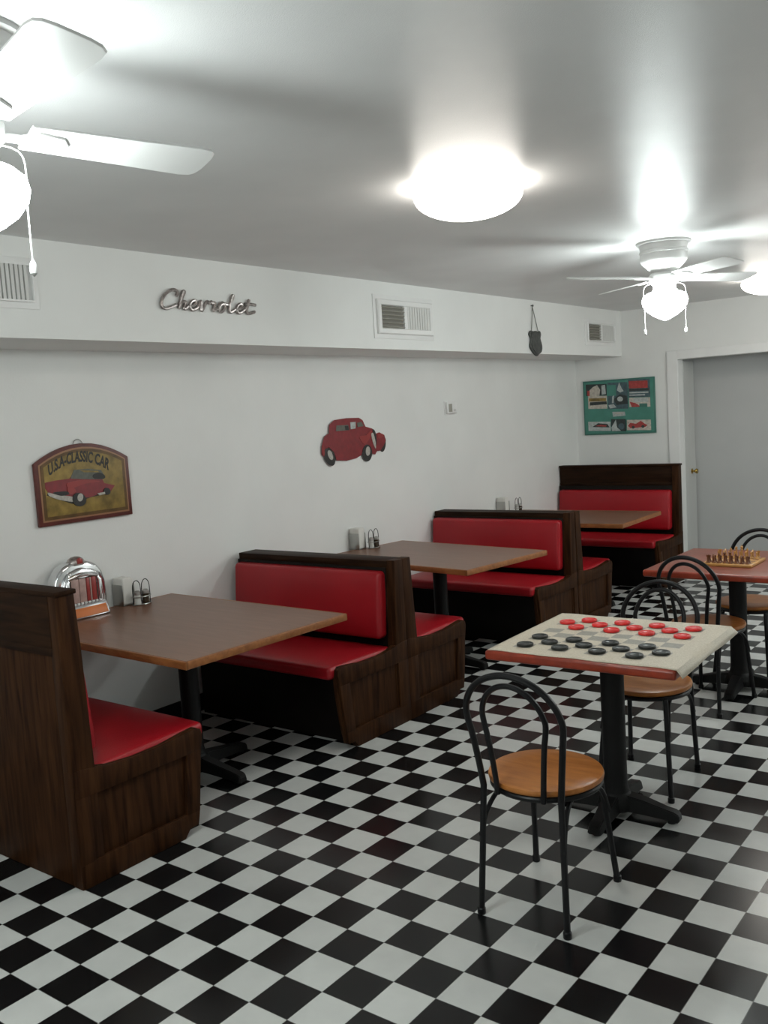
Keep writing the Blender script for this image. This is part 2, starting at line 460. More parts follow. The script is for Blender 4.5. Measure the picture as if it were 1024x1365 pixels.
def bench_double(label, loc, H, D=.60):
    r = thing('booth_bench', label, 'bench', loc, 0, 'red booth benches')
    p = end_profile(D); q = p[1:-1]
    poly = q + [(-u, v) for u, v in reversed(q)]
    b = B(); b.prism(poly, 'yz', -.04, -.016, .003); ep = b.build('end_panel', M_BENCH, r)
    b = B(); frame_strips(b, D, -.018, 0, .03)
    t = B(); frame_strips(t, D, -.018, 0, .03)
    for v in t.bm.verts: v.co.y *= -1
    b.merge(t.bm)
    b.build('panel_frame', M_BENCH, ep)
    b = B(); b.prism([(-.105, .36), (-.0, .36), (-.0, H), (-.072, H), (-.082, H * .8)], 'yz', -.062, -.003, .004)
    b.prism([(.105, .36), (.0, .36), (.0, H), (.072, H), (.082, H * .8)], 'yz', -.062, -.003, .004)
    b.build('post', M_BENCH, r)
    b = B(); b.box(-BL, -.05, -.074, .074, H - .045, H - .004, .004); b.build('top_rail', M_BENCHH, r)
    b = B(); b.box(-BL, -.06, -.085, .085, .42, H - .04, .002); b.build('back_board', M_BLACKP, r)
    bench_side(r, D, 1); bench_side(r, D, -1)
    return r
bench_single('tall dark wood booth bench seen from behind, nearest on the left', (-1.01, -.31, 0), 1.125, True, 1)
bench_double('double-sided red booth bench between the first and second booth tables', (-1.05, 1.845, 0), .905)
bench_single('red bench facing the second booth table, its back against another bench', (-1.09, 4.055, 0), .90, False, -1, .62)
bench_single('bench facing the far booth table, only a corner of its red seat visible', (-1.09, 4.063, 0), .90, False, 1, .62)
bench_single('tall backed red booth bench at the far end below the green picture', (-1.09, 6.28, 0), 1.08, True, -1)

# ------------------------------------------------------------------ tables
def pedestal(root, ztop, arm, r=.045, rz=0., spread=.16):
    b = B(); b.lathe([(r + .012, .085), (r + .004, .11), (r, .13), (r, ztop - .03), (r + .01, ztop - .02), (r + .01, ztop - .006)], 24)
    b.build('column', M_IRON, root)
    b = B(); b.lathe([(.075, .03), (.078, .05), (.066, .085), (.055, .10), (.0, .10)], 24); b.build('base_hub', M_IRON, root)
    b = B(); M = Matrix.Rotation(math.radians(rz), 4, 'Z')
    b.box(-spread, spread, -.022, .022, ztop - .014, ztop - .001, .003, M=M); b.box(-.022, .022, -spread, spread, ztop - .014, ztop - .001, .003, M=M)
    b.build('support_spider', M_IRON, root)
    for k in range(4):
        M = Matrix.Rotation(math.radians(rz + 90 * k), 4, 'Z')
        b = B()
        st = [(.03, .040, .028, .096), (.12, .036, .025, .082), (arm - .05, .030, .018, .058), (arm - .015, .032, .012, .052), (arm, .026, .012, .040)]
        vs = []; fs = []
        for x, w, z0, z1 in st: vs += [(x, -w, z0), (x, w, z0), (x, w * .75, z1), (x, -w * .75, z1)]
        for i in range(len(st) - 1):
            for j in range(4): fs.append((i * 4 + j, i * 4 + (j + 1) % 4, i * 4 + 4 + (j + 1) % 4, i * 4 + 4 + j))
        fs += [(0, 1, 2, 3), (16, 19, 18, 17)]
        b.faces(vs, fs, M)
        bmesh.ops.bevel(b.bm, geom=list(b.bm.edges), offset=.004, segments=2, affect='EDGES')
        ft = b.build('foot', M_IRON, root)
        b = B(); b.lathe([(.017, 0), (.019, .003), (.019, .014), (.012, .017)], 14, M @ Matrix.Translation((arm - .035, 0, 0))); b.build('glide', M_BLACK, ft)
def booth_table(label, cx, cy, L, W, rz, H=.75, colx=.08):
    r = thing('booth_table', label, 'table', (cx, cy, 0), rz, 'wooden booth tables')
    b = B(); b.box(-L / 2 + .014, L / 2 - .014, -W / 2 + .014, W / 2 - .014, H - .032, H, 0); b.build('tabletop', M_LAM, r, smooth=False)
    b = B(); e = .0155; h0, h1 = H - .034, H + .0005
    b.box(-L / 2, L / 2, -W / 2, -W / 2 + e, h0, h1, .005); b.box(-L / 2, L / 2, W / 2 - e, W / 2, h0, h1, .005)
    b.box(-L / 2, -L / 2 + e, -W / 2, W / 2, h0, h1, .005); b.box(L / 2 - e, L / 2, -W / 2, W / 2, h0, h1, .005)
    b.build('edge_band', M_EDGE, r)
    p = bpy.data.objects.new('pedestal', None); COL.objects.link(p); p.parent = r; p.location = (colx, 0, 0)
    pedestal(p, H - .032, .33, .047, -rz)
    return r
booth_table('brown booth table nearest the camera, carrying the chrome jukebox', -1.60, .715, 1.345, .985, -2., colx=.05)
booth_table('brown booth table between the double bench and the third bench', -1.585, 2.885, 1.30, .83, -7., colx=.07)
booth_table('far brown booth table half hidden behind the paired benches', -1.60, 4.93, 1.33, .865, 1.7, colx=.07)

def wavy_slab(b, L, W, z0, z1, r):
    b.rbox(-L / 2, L / 2, -W / 2, W / 2, z0, z1, r, 4, 2)
# checkers table
CT = thing('cafe_table', 'square pedestal table with red-brown edge, laid with the checkers mat', 'table', (.40, 1.27, 0), 2.)
b = B(); wavy_slab(b, .765, .725, .698, .7365, .012); b.build('tabletop', M_REDEDGE, CT)
pedestal(CT, .698, .262, .048, 2.)
# chess table
KT = thing('cafe_table', 'red-brown square pedestal table at the right with a chess set', 'table', (.335, 3.165, 0), 0.)
b = B(); wavy_slab(b, .79, .83, .703, .742, .012)
for f in b.bm.faces:
    f.material_index = 1 if f.normal.z > .8 or f.calc_center_median().z > .741 else 0
b.build('tabletop', [M_REDEDGE, M_REDWOOD], KT)
pedestal(KT, .703, .27, .048, 4.)

# checkers mat: covers the top, its right edge droops over the side
MAT = thing('checkers_mat', 'beige woven checkers mat lying over the front table, right edge drooping', 'mat', (.40, 1.27, .7368), 2.)
nx, ny = 44, 30
vs = []; fs = []
for j in range(ny + 1):
    v = j / ny; y = -.352 + .704 * v
    for i in range(nx + 1):
        u = i / nx; x = -.372 + .788 * u
        z = .0018
        over = x - .378
        if over > 0:
            wob = .55 + .45 * math.sin(9 * v + .8)
            ang = min(1.0, over / .018 * .8) * (.45 + .5 * wob)
            x = .378 + over * math.cos(ang) + .004 * wob; z = .0018 - over * math.sin(ang)
        z += .0006 * math.sin(31 * u + 5 * v)
        vs.append((x, y + .003 * math.sin(17 * u), z))
k = nx + 1
for j in range(ny):
    for i in range(nx): fs.append((j * k + i, j * k + i + 1, (j + 1) * k + i + 1, (j + 1) * k + i))
b = B(); b.faces(vs, fs)
o = b.build('cloth', M_MAT, MAT)
o.modifiers.new('thickness', 'SOLIDIFY').thickness = .0014

# ------------------------------------------------------------------ checkers
def checker(name, m):
    b = B(); R = .0335
    b.lathe([(0, 0), (R - .002, 0), (R, .002), (R, .0085), (R - .002, .0105), (R - .006, .0105), (R - .008, .0085), (R - .013, .0085), (R - .015, .0100), (R - .018, .0085), (0, .0085)], 28)
    return b.build(name, m)
ORD = ['leftmost', 'second', 'third', 'rightmost']
def on_board(i, j):
    x = (i - 3.5) * CELLX; y = (j - 3.5) * CELLY; a = math.radians(2.)
    return (.40 + x * math.cos(a) - y * math.sin(a), 1.27 + x * math.sin(a) + y * math.cos(a))
pr_ = {'red': checker('checker_piece', M_CRED), 'black': checker('checker_piece', M_CBLK)}
used = set()
for colr, rows in (('red', [(7, 'farthest'), (6, 'middle'), (5, 'nearest')]), ('black', [(2, 'farthest'), (1, 'middle'), (0, 'nearest')])):
    for j, rn in rows:
        for q in range(4):
            i = 2 * q + (1 if j % 2 == 1 else 0) if False else 2 * q + (0 if j % 2 == 0 else 1)
            src = pr_[colr]
            o = src if colr not in used else src.copy()
            if colr in used: COL.objects.link(o)
            used.add(colr)
            px, py = on_board(i, j)
            o.location = (px + random.uniform(-.004, .004), py + random.uniform(-.004, .004), .7392)
            o.rotation_euler = (0, 0, random.uniform(0, 6))
            tag(o, f'{colr} checker, {ORD[q]} in the {rn} of the three {colr} rows on the mat', 'checker', f'{colr} checkers on the mat')

# ------------------------------------------------------------------ chess set
CB = thing('chess_board', 'small wooden chess board on the right-hand table', 'chess board', (.335, 3.10, .742), 0.)
b = B(); b.box(-.137, .137, -.137, .137, .001, .016, .003); b.build('board_frame', M_CHL, CB)
b = B(); b.box(-.122, .122, -.122, .122, .0155, .0168); b.build('squares', M_CHSQ, CB, smooth=False)
def chess_profile(kind):
    base = [(0, 0), (.0115, 0), (.0118, .003), (.009, .006), (.0072, .010)]
    if kind == 'pawn': return base + [(.0045, .018), (.0042, .023), (.0068, .025), (.0045, .027), (.0062, .031), (.0064, .034), (.0045, .038), (0, .0395)]
    if kind == 'rook': return base + [(.0062, .018), (.006, .030), (.0088, .033), (.0090, .040), (.0062, .040), (.0060, .037), (0, .037)]
    if kind == 'bishop': return base + [(.0048, .020), (.0044, .033), (.0075, .035), (.0048, .037), (.0064, .043), (.0052, .048), (.002, .0525), (.0022, .055), (0, .0565)]
    if kind == 'queen': return base + [(.0055, .022), (.0048, .040), (.0082, .043), (.0050, .046), (.0085, .057), (.0065, .058), (.003, .061), (0, .064)]
    if kind == 'king': return base + [(.0058, .022), (.0052, .043), (.0088, .046), (.0055, .049), (.0080, .060), (.0055, .063), (.002, .065), (.0018, .071), (0, .0715)]
    return base + [(.0085, .013), (.0, .015)]
def chess_piece(kind, m):
    b = B(); b.lathe(chess_profile(kind), 14)
    if kind == 'knight':
        b.prism([(-.007, .013), (.007, .013), (.0065, .022), (.003, .029), (.010, .030), (.0105, .035), (.002, .043), (-.001, .047), (-.004, .043), (-.0085, .034), (-.008, .022)], 'yz', -.0042, .0042, .0012)
    if kind == 'king': b.box(-.005, .005, -.0012, .0012, .067, .0692)
    if kind == 'rook':
        for a in range(4):
            M = Matrix.Rotation(a * PI / 2, 4, 'Z'); b.box(.005, .009, -.002, .002, .0395, .0425, M=M)
    return b.build('chess_' + kind, m)
BACK = ['rook', 'knight', 'bishop', 'queen', 'king', 'bishop', 'knight', 'rook']
ORD8 = ['first', 'second', 'third', 'fourth', 'fifth', 'sixth', 'seventh', 'eighth']
protos = {}
for side, m in (('dark', M_CHD), ('light', M_CHL)):
    for row in (0, 1):
        for i in range(8):
            kind = BACK[i] if row == 0 else 'pawn'
            key = (side, kind)
            if key in protos: o = protos[key].copy(); COL.objects.link(o)
            else: o = protos[key] = chess_piece(kind, m)
            j = row if side == 'dark' else 7 - row
            o.location = (.335 + (i - 3.5) * .0305, 3.10 + (j - 3.5) * .0305, .742 + .0168)
            o.rotation_euler = (0, 0, 0 if side == 'dark' else PI)
            if kind == 'pawn': lb = f'{side} wooden chess pawn, {ORD8[i]} from the left in its row'
            elif kind in ('queen', 'king'): lb = f'{side} wooden chess {kind} in the back row of the {side} pieces'
            else: lb = f'{side} wooden chess {kind} on the {"left" if i < 4 else "right"} half of its back row'
            tag(o, lb, 'chess piece', f'{side} chess pieces')

# ------------------------------------------------------------------ hoop-back chairs
def make_chair(label, loc, rz):
    r = thing('cafe_chair', label, 'chair', loc, rz, 'hoop-backed cafe chairs')
    b = B(); R = .196
    b.lathe([(0, .434), (R - .012, .434), (R - .002, .440), (R, .448), (R - .003, .456), (R - .012, .459), (R - .07, .456), (0, .452)], 48); b.build('seat', M_SEAT, r, angle=50)
    b = B(); ring = [(.182 * math.cos(t * 2 * PI / 40), .182 * math.sin(t * 2 * PI / 40), .424) for t in range(40)]
    b.tube(ring, .0105, 10, True); b.build('seat_ring', M_BLACK, r)
    # outer hoop runs on from the rear legs
    t = .0112
    w = .172
    L = [(-.140, -.182, .44), (-.150, -.190, .53), (-.163, -.203, .63)]
    arch = [(-w * math.cos(a), -.214 - .040 * math.sin(a), .690 + .160 * math.sin(a)) for a in [i * PI / 12 for i in range(13)]]
    path = L + arch + [(-x, y, z) for x, y, z in reversed(L)]
    b = B(); b.tube(spline(path, 4), t, 10); b.build('back_hoop', M_BLACK, r)
    w2 = .112
    L = [(-.083, -.192, .425), (-.088, -.195, .50), (-.100, -.205, .61)]
    arch = [(-w2 * math.cos(a), -.212 - .036 * math.sin(a), .685 + .130 * math.sin(a)) for a in [i * PI / 12 for i in range(13)]]
    path = L + arch + [(-x, y, z) for x, y, z in reversed(L)]
    b = B(); b.tube(spline(path, 4), .0098, 10); b.build('inner_hoop', M_BLACK, r)
    for sx in (-1, 1):
        for ya, yb, xa, xb in ((-.182, -.212, .140, .156), (.150, .208, .128, .158)):
            b = B(); b.tube([(sx * xa, ya, .445 if ya < 0 else .424), (sx * (xa + xb) / 2, (ya + yb) / 2, .22), (sx * xb, yb, .004)], t, 10)
            lg = b.build('leg', M_BLACK, r)
            b = B(); b.lathe([(.0135, 0), (.0145, .003), (.0145, .02), (.011, .023)], 12, Matrix.Translation((sx * xb, yb, 0))); b.build('leg_tip', M_BLACK, lg)
        # bent brace between the legs of a side
        b = B(); b.tube(spline([(sx * .150, -.198, .27), (sx * .143, -.165, .345), (sx * .130, -.10, .398), (sx * .125, 0, .412), (sx * .128, .09, .398), (sx * .140, .150, .345), (sx * .147, .178, .27)], 5), .0085, 8)
        b.build('side_brace', M_BLACK, r)
    return r
ch = make_chair('black hoop-back chair with honey wood seat, nearest the camera', (.478, .532, 0), 2.)
for lb, loc, rz in (('hoop-back chair on the far side of the checkers table', (.385, 1.665, 0), 184.),
                    ('hoop-back chair drawn up to the near side of the chess table', (.27, 2.845, 0), -8.),
                    ('hoop-back chair at the far side of the chess table, cut by the frame', (.32, 3.45, 0), 180.)):
    c = copy_tree(ch); c.location = loc; c.rotation_euler = (0, 0, math.radians(rz)); tag(c, lb)

# ------------------------------------------------------------------ ceiling fans and lights
def make_fan(label, loc):
    r = thing('ceiling_fan', label, 'ceiling fan', loc, 0., 'white ceiling fans')
    b = B(); b.lathe([(.150, 0), (.150, -.012), (.132, -.016), (.128, -.045), (.134, -.05), (.134, -.062), (.128, -.067), (.128, -.10), (.120, -.115), (.085, -.150), (.055, -.172), (0, -.172)], 40)
    b.build('motor_housing', M_WHITE, r)
    b = B(); b.lathe([(.070, -.170), (.085, -.185), (.085, -.215), (.062, -.240), (.064, -.262), (.0, -.262)], 32); b.build('switch_housing', M_WHITE, r)
    for k in range(4):
        M = Matrix.Rotation(math.radians(90 * k + FANPH), 4, 'Z')
        tilt = Matrix.Rotation(math.radians(-12), 4, 'X')
        b = B(); n = 14; x0, x1 = .135, .60
        out = []
        for i in range(n + 1):
            u = i / n; w = .052 + .018 * u
            out.append((x0 + (x1 - .045 - x0) * u, w))
        top = out + [(x1 - .018, .066), (x1 - .005, .053), (x1, .03)]
        poly = top + [(x, -w) for x, w in reversed(top)]
        b.prism(poly, 'xy', -.003, .003, .001, M=M @ Matrix.Translation((0, 0, -.196)) @ tilt)
        bl = b.build('blade', M_WHITE, r, smooth=False)
        b = B(); b.prism([(.07, .016), (.12, .014), (.155, .038), (.215, .030), (.235, 0), (.215, -.030), (.155, -.038), (.12, -.014), (.07, -.016)], 'xy', -.004, .004, .0015, M=M @ Matrix.Translation((0, 0, -.202)) @ tilt)
        b.build('blade_bracket', M_WHITE, bl)
    b = B(); b.lathe([(.058, -.262), (.066, -.266), (.070, -.272), (.098, -.282), (.120, -.300), (.126, -.325), (.120, -.350), (.098, -.380), (.065, -.405), (.030, -.424), (.012, -.432), (0, -.434)], 40)
    b.build('light_globe', M_GLOBE, r, angle=80)
    for sx in (-1, 1):
        d = Matrix.Rotation(math.radians(22), 3, 'Z') @ Vector((.795, .603, 0)) * sx * .088
        top = d * .7 + Vector((0, 0, -.225)); e = d * 1.32
        ch_pts = spline([top, e + Vector((0, 0, -.25)), e + Vector((0, 0, -.36)), e + Vector((0, 0, -.475))], 5)
        b = B(); b.tube(ch_pts, .0018, 6); pc = b.build('pull_chain', M_WHITE, r)
        b = B(); b.lathe([(.002, .0), (.006, -.006), (.009, -.018), (.008, -.03), (0, -.038)], 14, Matrix.Translation(e + Vector((0, 0, -.475)))); b.build('chain_pull', M_WHITE, pc)
    return r
FANPH = -12.
f1 = make_fan('white ceiling fan with lit globe near the camera, cut off at upper left', (-.006, -1.068, ZC))
f2 = copy_tree(f1); f2.location = (0., 3.06, ZC); f2.rotation_euler = (0, 0, math.radians(-22)); tag(f2, 'white ceiling fan with lit globe and two pull chains, farther away')
def make_dome(label, loc, R=.212):
    r = thing('ceiling_light', label, 'ceiling light', loc, 0., 'lit ceiling dome lights')
    b = B(); b.lathe([(0, 0), (R - .05, 0), (R - .05, -.012), (0, -.012)], 48); b.build('mounting_plate', M_WHITE, r)
    b = B(); b.lathe([(R - .055, -.0125), (R - .03, -.016), (R - .008, -.024), (R, -.036)] + [(R * math.cos(a), -.040 - .090 * math.sin(a)) for a in [i * PI / 2 / 12 for i in range(0, 12)]] + [(0, -.130)], 56)
    b.build('glass_dome', M_DOME, r, angle=80)
    return r
l1 = make_dome('large lit round dome light on the ceiling in the middle of the room', (-.005, 1.005, ZC))
l2 = copy_tree(l1); l2.location = (-.06, 5.45, ZC); tag(l2, 'lit dome light at the far end behind the farther fan')

# ------------------------------------------------------------------ soffit vents
def louver_bank(y0, y1, z0, z1, horizontal, m, root, n):
    b = B()
    for i in range(n):
        if horizontal:
            z = z0 + (z1 - z0) * (i + .5) / n; h = (z1 - z0) / n * .36
            b.prism([(-.004, z - h), (.012, z - h * .2), (.012, z + h * .1), (-.004, z - h * .6)], 'xz', y0, y1)
        else:
            y = y0 + (y1 - y0) * (i + .5) / n; h = (y1 - y0) / n * (.42 if root['label'].find('vertical') < 0 else .33)
            b.box(-.004, .010, y - h, y + h, z0, z1)
    return b.build('louver_bank', m, root, smooth=False)
def frame_ring(b, y0, y1, z0, z1, t, x0, x1):
    o = [(y0, z0), (y1, z0), (y1, z1), (y0, z1)]; c = .006
    o2 = [(y0 + c, z0 + c), (y1 - c, z0 + c), (y1 - c, z1 - c), (y0 + c, z1 - c)]
    q = [(y0 + t - c, z0 + t - c), (y1 - t + c, z0 + t - c), (y1 - t + c, z1 - t + c), (y0 + t - c, z1 - t + c)]
    q2 = [(y0 + t, z0 + t), (y1 - t, z0 + t), (y1 - t, z1 - t), (y0 + t, z1 - t)]
    vs = [(x0, *p) for p in o] + [(x1 - c, *p) for p in o] + [(x1, *p) for p in o2] + [(x1, *p) for p in q] + [(x1 - c * 1.5, *p) for p in q2] + [(x0, *p) for p in q2]
    fs = []
    for k in range(5):
        for i in range(4): fs.append((k * 4 + i, k * 4 + (i + 1) % 4, k * 4 + 4 + (i + 1) % 4, k * 4 + 4 + i))
    b.faces(vs, fs)
def vent(label, yc, zc, W, H, iw, ih, split=True):
    r = thing('wall_vent', label, 'vent', (XS, yc, zc), 0., 'white soffit vents')
    b = B(); b.box(0, .006, -W / 2, W / 2, -H / 2, H / 2, .002); b.build('flange', M_TRIM, r)
    b = B(); frame_ring(b, -W / 2 + .03, W / 2 - .03, -H / 2 + .03, H / 2 - .03, (H - ih) / 2 - .028, .004, .026)
    if split: b.box(.004, .022, -.024, .012, -ih / 2, ih / 2, .002)
    b.build('frame', M_WHITE, r)
    b = B(); b.box(.005, .0075, -iw / 2, iw / 2, -ih / 2, ih / 2); b.build('backing', M_DARKV, r, smooth=False)
    if split:
        o = louver_bank(-iw / 2 + .004, -.022, -ih / 2, ih / 2, True, M_GREYMET, r, 6); o.location.x = .013
        # prism 'xz' extrudes along y
        o = louver_bank(.012, iw / 2 - .004, -ih / 2, ih / 2, False, M_LIGHTV, r, 9); o.location.x = .010
        for v in o.data.vertices: pass
    else:
        o = louver_bank(-iw / 2, iw / 2, -ih / 2, ih / 2, False, M_LIGHTV, r, 24); o.location.x = .012
    return r
vent('white soffit vent between the script sign and the hanging badge', 3.035, 2.333, .69, .285, .56, .150)
vent('white soffit vent at the far end of the soffit', 6.19, 2.334, .67, .235, .54, .145)
vent('white soffit vent cut off by the left edge, vertical louvers', -.06, 2.360, .63, .222, .52, .158, False)

# ------------------------------------------------------------------ script sign on the soffit
def script_sign():
    r = thing('script_sign', 'chrome script lettering reading Chevrolet on the soffit', 'sign', (XS, .925, 2.297), 0.)
    G = {
     'C': (1.18, [[(1.02, .70), (1.10, .88), (.92, 1.02), (.62, .98), (.28, .72), (.10, .36), (.16, .08), (.42, -.02), (.78, .08), (1.10, .22)]]),
     'h': (.72, [[(.05, .20), (.22, .62), (.36, .98), (.26, 1.02), (.16, .60), (.10, .02)], [(.10, .02), (.22, .34), (.42, .46), (.50, .34), (.46, .06), (.58, .04), (.72, .20)]]),
     'e': (.70, [[(.02, .20), (.34, .26), (.52, .42), (.38, .56), (.16, .44), (.10, .20), (.24, .0), (.48, .04), (.70, .20)]]),
     'v': (.72, [[(.0, .20), (.08, .50), (.16, .50), (.24, .04), (.32, .04), (.56, .54), (.72, .46)]]),
     'r': (.66, [[(.0, .46), (.18, .56), (.22, .46), (.42, .50), (.36, .20), (.40, .04), (.66, .18)]]),
     'o': (.70, [[(.0, .18), (.16, .46), (.36, .54), (.52, .34), (.40, .04), (.20, .02), (.12, .24), (.30, .46), (.70, .44)]]),
     'l': (.62, [[(.0, .40), (.28, .70), (.38, .98), (.28, 1.0), (.18, .58), (.18, .10), (.34, .02), (.62, .20)]]),
     't': (.85, [[(.0, .20), (.20, .50), (.30, .86)], [(.30, .86), (.20, .30), (.26, .04), (.46, .02), (.85, .14)], [(-.02, .56), (.30, .60), (.84, .56)]]),
    }
    x = 0.; U = .088; k = .098
    for i, c in enumerate('Chevrolet'):
        w, strokes = G[c]; b = B()
        for st in strokes:
            pts = [(.010, (x + px + .22 * py) * k, py * U * (1.05 if c == 'C' else 1.0) - .004) for px, py in st]
            b.tube(spline(pts, 5), .0088, 8)
        o = b.build('letter', M_DCHROME, r); x += w
script_sign()

# ------------------------------------------------------------------ hanging badge on the soffit
HB = thing('hanging_badge', 'dark shield-shaped metal badge hanging by a cord on the soffit', 'wall ornament', (XS, 4.885, 2.21), 0.)
def hmap(px, py):   # outline traced in a 758-wide close-up
    x = 690 + px * .066; y = 395 + py * .066
    return ((4.766 + (x - 703) / 18 * .225) - 4.885, (2.313 - (y - 440) * .0064) - 2.21)
out = spline([(*hmap(*p), 0) for p in [(235, 690), (290, 700), (340, 688), (390, 700), (432, 688), (455, 750), (438, 830), (455, 910), (470, 990), (455, 1090), (400, 1140), (350, 1185), (290, 1140), (235, 1060), (213, 990), (232, 850), (205, 765)]], 3, True)
b = B(); b.prism([(p.x, p.y) for p in out], 'yz', .002, .016, .003); b.build('plate', M_PEWTER, HB)
inn = [(p.x * .78, (p.y + .0) * .82) for p in out]
b = B(); b.prism(inn, 'yz', .014, .021, .002); b.build('raised_emblem', M_PEWTER, HB)
b = B(); b.tube([(.010, *hmap(265, 690)), (.012, *hmap(295, 225)), (.010, *hmap(400, 690))], .004, 6); b.build('cord', M_STRING, HB)
b = B(); b.lathe([(.004, -.0), (.004, .016), (.009, .017), (.009, .021), (0, .022)], 12, Matrix.Translation((0, *hmap(295, 205))) @ Matrix.Rotation(PI / 2, 4, 'Y')); b.build('nail', M_PEWTER, HB)

# ------------------------------------------------------------------ arched painted sign
SY, SZ = .74, 1.40
def smap(px, py):   # close-up pixel (1024 wide) -> (y,z) about the sign centre
    x = 30 + px * .1465; y = 575 + py * .1465
    t = (x - 44) / 126.
    k_ = .00376 + (.00413 - .00376) * t
    base = 704 - 18 * t
    return (.455 + (x - 42) / 127. * .575 - SY - .036, 1.231 + (base - y) * k_ - SZ)
SG = thing('arched_sign', 'arched maroon-framed wall sign with a red convertible, reading U.S.A-CLASSIC CAR', 'sign', (XW, SY, SZ), 0.)
arc = [smap(*p) for p in [(80, 310), (170, 225), (290, 158), (420, 120), (540, 110), (660, 122), (780, 160), (880, 208), (945, 245)]]
outer = [(-.295, -.168), (.282, -.170), (.282, .146)]
def arch_outline(hw, zb, zs, zt, n=14):
    o = [(-hw, zb), (hw, zb), (hw, zs)]
    for i in range(1, n): 
        a = PI * i / n
        o.append((hw * math.cos(a), zs + (zt - zs) * (1 - math.cos(a) ** 2)))
    o.append((-hw, zs)); return o
b = B(); b.prism(arch_outline(.288, -.169, .150, .240), 'yz', .002, .022, .004); b.build('backboard', M_FRAMEB, SG)
b = B(); b.prism(arch_outline(.266, -.148, .142, .221), 'yz', .02, .0235, .001); b.build('border_line', M_GOLD, SG)
b = B(); b.prism(arch_outline(.257, -.139, .138, .212), 'yz', .0225, .0255, .001); b.build('painted_panel', M_BROWNP, SG)
b = B(); b.prism(arch_outline(.240, -.122, .130, .196), 'yz', .0252, .0257, .0002); b.build('mustard_ground', M_MUST, SG)
b = B(); b.tube(spline([(.010, -.045, .232), (.008, -.035, .252), (.008, -.012, .262), (.008, .008, .252), (.010, .018, .232)], 4), .0022, 6); b.build('wire_hook', M_STEEL, SG)
def art(root, name, mapf, layers, x0=.0255, step=.0006, mats=None):
    b = B(); mats = []
    for n, (m, poly, smooth) in enumerate(layers):
        if m not in mats: mats.append(m)
        b.mi = mats.index(m)
        q = [mapf(*p) for p in poly]
        if smooth: q = [(p.x, p.y) for p in spline([(u, v, 0) for u, v in q], 4, True)]
        b.prism(q, 'yz', x0 - .0008, x0 + .0004 + step * n)
    return b.build(name, mats, root, smooth=False)
def ell(cx, cy, rx, ry, rot=0, n=20):
    o = []
    for i in range(n):
        a = 2 * PI * i / n; u = rx * math.cos(a); v = ry * math.sin(a)
        o.append((cx + u * math.cos(rot) - v * math.sin(rot), cy + u * math.sin(rot) + v * math.cos(rot)))
    return o
art(SG, 'car_picture', smap, [
    (M_SBLK, [(210, 580), (430, 660), (600, 600), (780, 560), (800, 520), (560, 560), (250, 540)], False),
    (M_SREDC, [(205, 465), (300, 445), (420, 430), (450, 400), (720, 420), (740, 470), (840, 490), (800, 540), (720, 560), (590, 600), (480, 610), (420, 600), (230, 560), (205, 520)], False),
    (M_SGRY, [(430, 430), (470, 350), (600, 340), (720, 352), (745, 395), (730, 435), (600, 435)], False),
    (M_SBLK, [(640, 395), (700, 375), (750, 400), (740, 430), (650, 430)], True),
    (M_MUST, [(520, 352), (690, 360), (700, 372), (560, 372)], False),
    (M_SREDL, [(400, 470), (560, 440), (700, 455), (560, 475), (420, 520)], True),
    (M_SREDL, [(395, 515), (430, 500), (470, 540), (430, 570), (400, 560)], True),
    (M_SWHT, [(225, 555), (300, 575), (455, 600), (450, 640), (330, 625), (235, 590)], True),
    (M_SBLK, [(265, 555), (380, 545), (400, 570), (330, 585)], True),
    (M_SBLK, ell(490, 620, 62, 62), False),
    (M_SWHT, ell(500, 600, 25, 38, .3), False),
    (M_SBLK, ell(755, 545, 32, 32), False),
    (M_SWHT, [(660, 565), (730, 550), (735, 568), (680, 582)], False),
], .0258)
# lettering bent along the arch
me = text_mesh('U.S.A-CLASSIC CAR', .062)
xs = [v.co.x for v in me.vertices]; w0, w1 = min(xs), max(xs)
b = B(); vs = []
for v in me.vertices:
    u = (v.co.x - w0) / (w1 - w0) * 2 - 1
    h = v.co.y
    yy = -.030 + u * .182 + h * (.35 * u * .5 + .25 - .10)
    vs.append((.0264 + (.0008 if v.co.z > 0 else 0), yy, .166 - .060 * u * u - .028 + h * 1.25 + .008))
b.faces(vs, [list(p.vertices) for p in me.polygons]); b.build('lettering', M_SBLK, SG, smooth=False)

# ------------------------------------------------------------------ red car plaque
CY, CZ = 3.02, 1.53
def cmap(px, py):
    x = 410 + px * .1172; y = 540 + py * .1172
    return (2.637 + (x - 424) / 90. * .765 - CY, 1.53 - (x - 424) * .00051 - (y - 590) * .0053 - CZ)
CP = thing('car_plaque', 'red vintage coupe cut-out plaque on the wall above the benches', 'wall ornament', (XW, CY, CZ), 0.)
for cx, cy, rx, ry, ro in ((215, 590, 55, 102, -.25), (640, 550, 58, 100, .1), (840, 440, 42, 100, .1)):
    ty = art(CP, 'tyre', cmap, [(M_SBLK, ell(cx, cy, rx, ry, ro), False)], .0145 if cx < 800 else .006, .001)
    if cx < 800: art(ty, 'wheel_hub', cmap, [(M_SWHT, ell(cx + 8, cy - 22, rx * .45, ry * .55, ro), False)], .0158, .0006)
art(CP, 'body', cmap, [
    (M_SREDC, [(135, 560), (140, 470), (175, 360), (225, 325), (235, 230), (290, 175), (430, 148), (570, 140), (610, 165), (640, 240), (720, 262), (760, 320), (800, 305), (860, 335), (878, 400), (840, 470), (800, 525), (760, 530), (735, 570), (700, 560), (690, 500), (655, 470), (600, 500), (570, 575), (510, 610), (400, 635), (290, 630), (270, 540), (215, 480), (170, 510), (160, 590)], False),
    ], .013, .001)
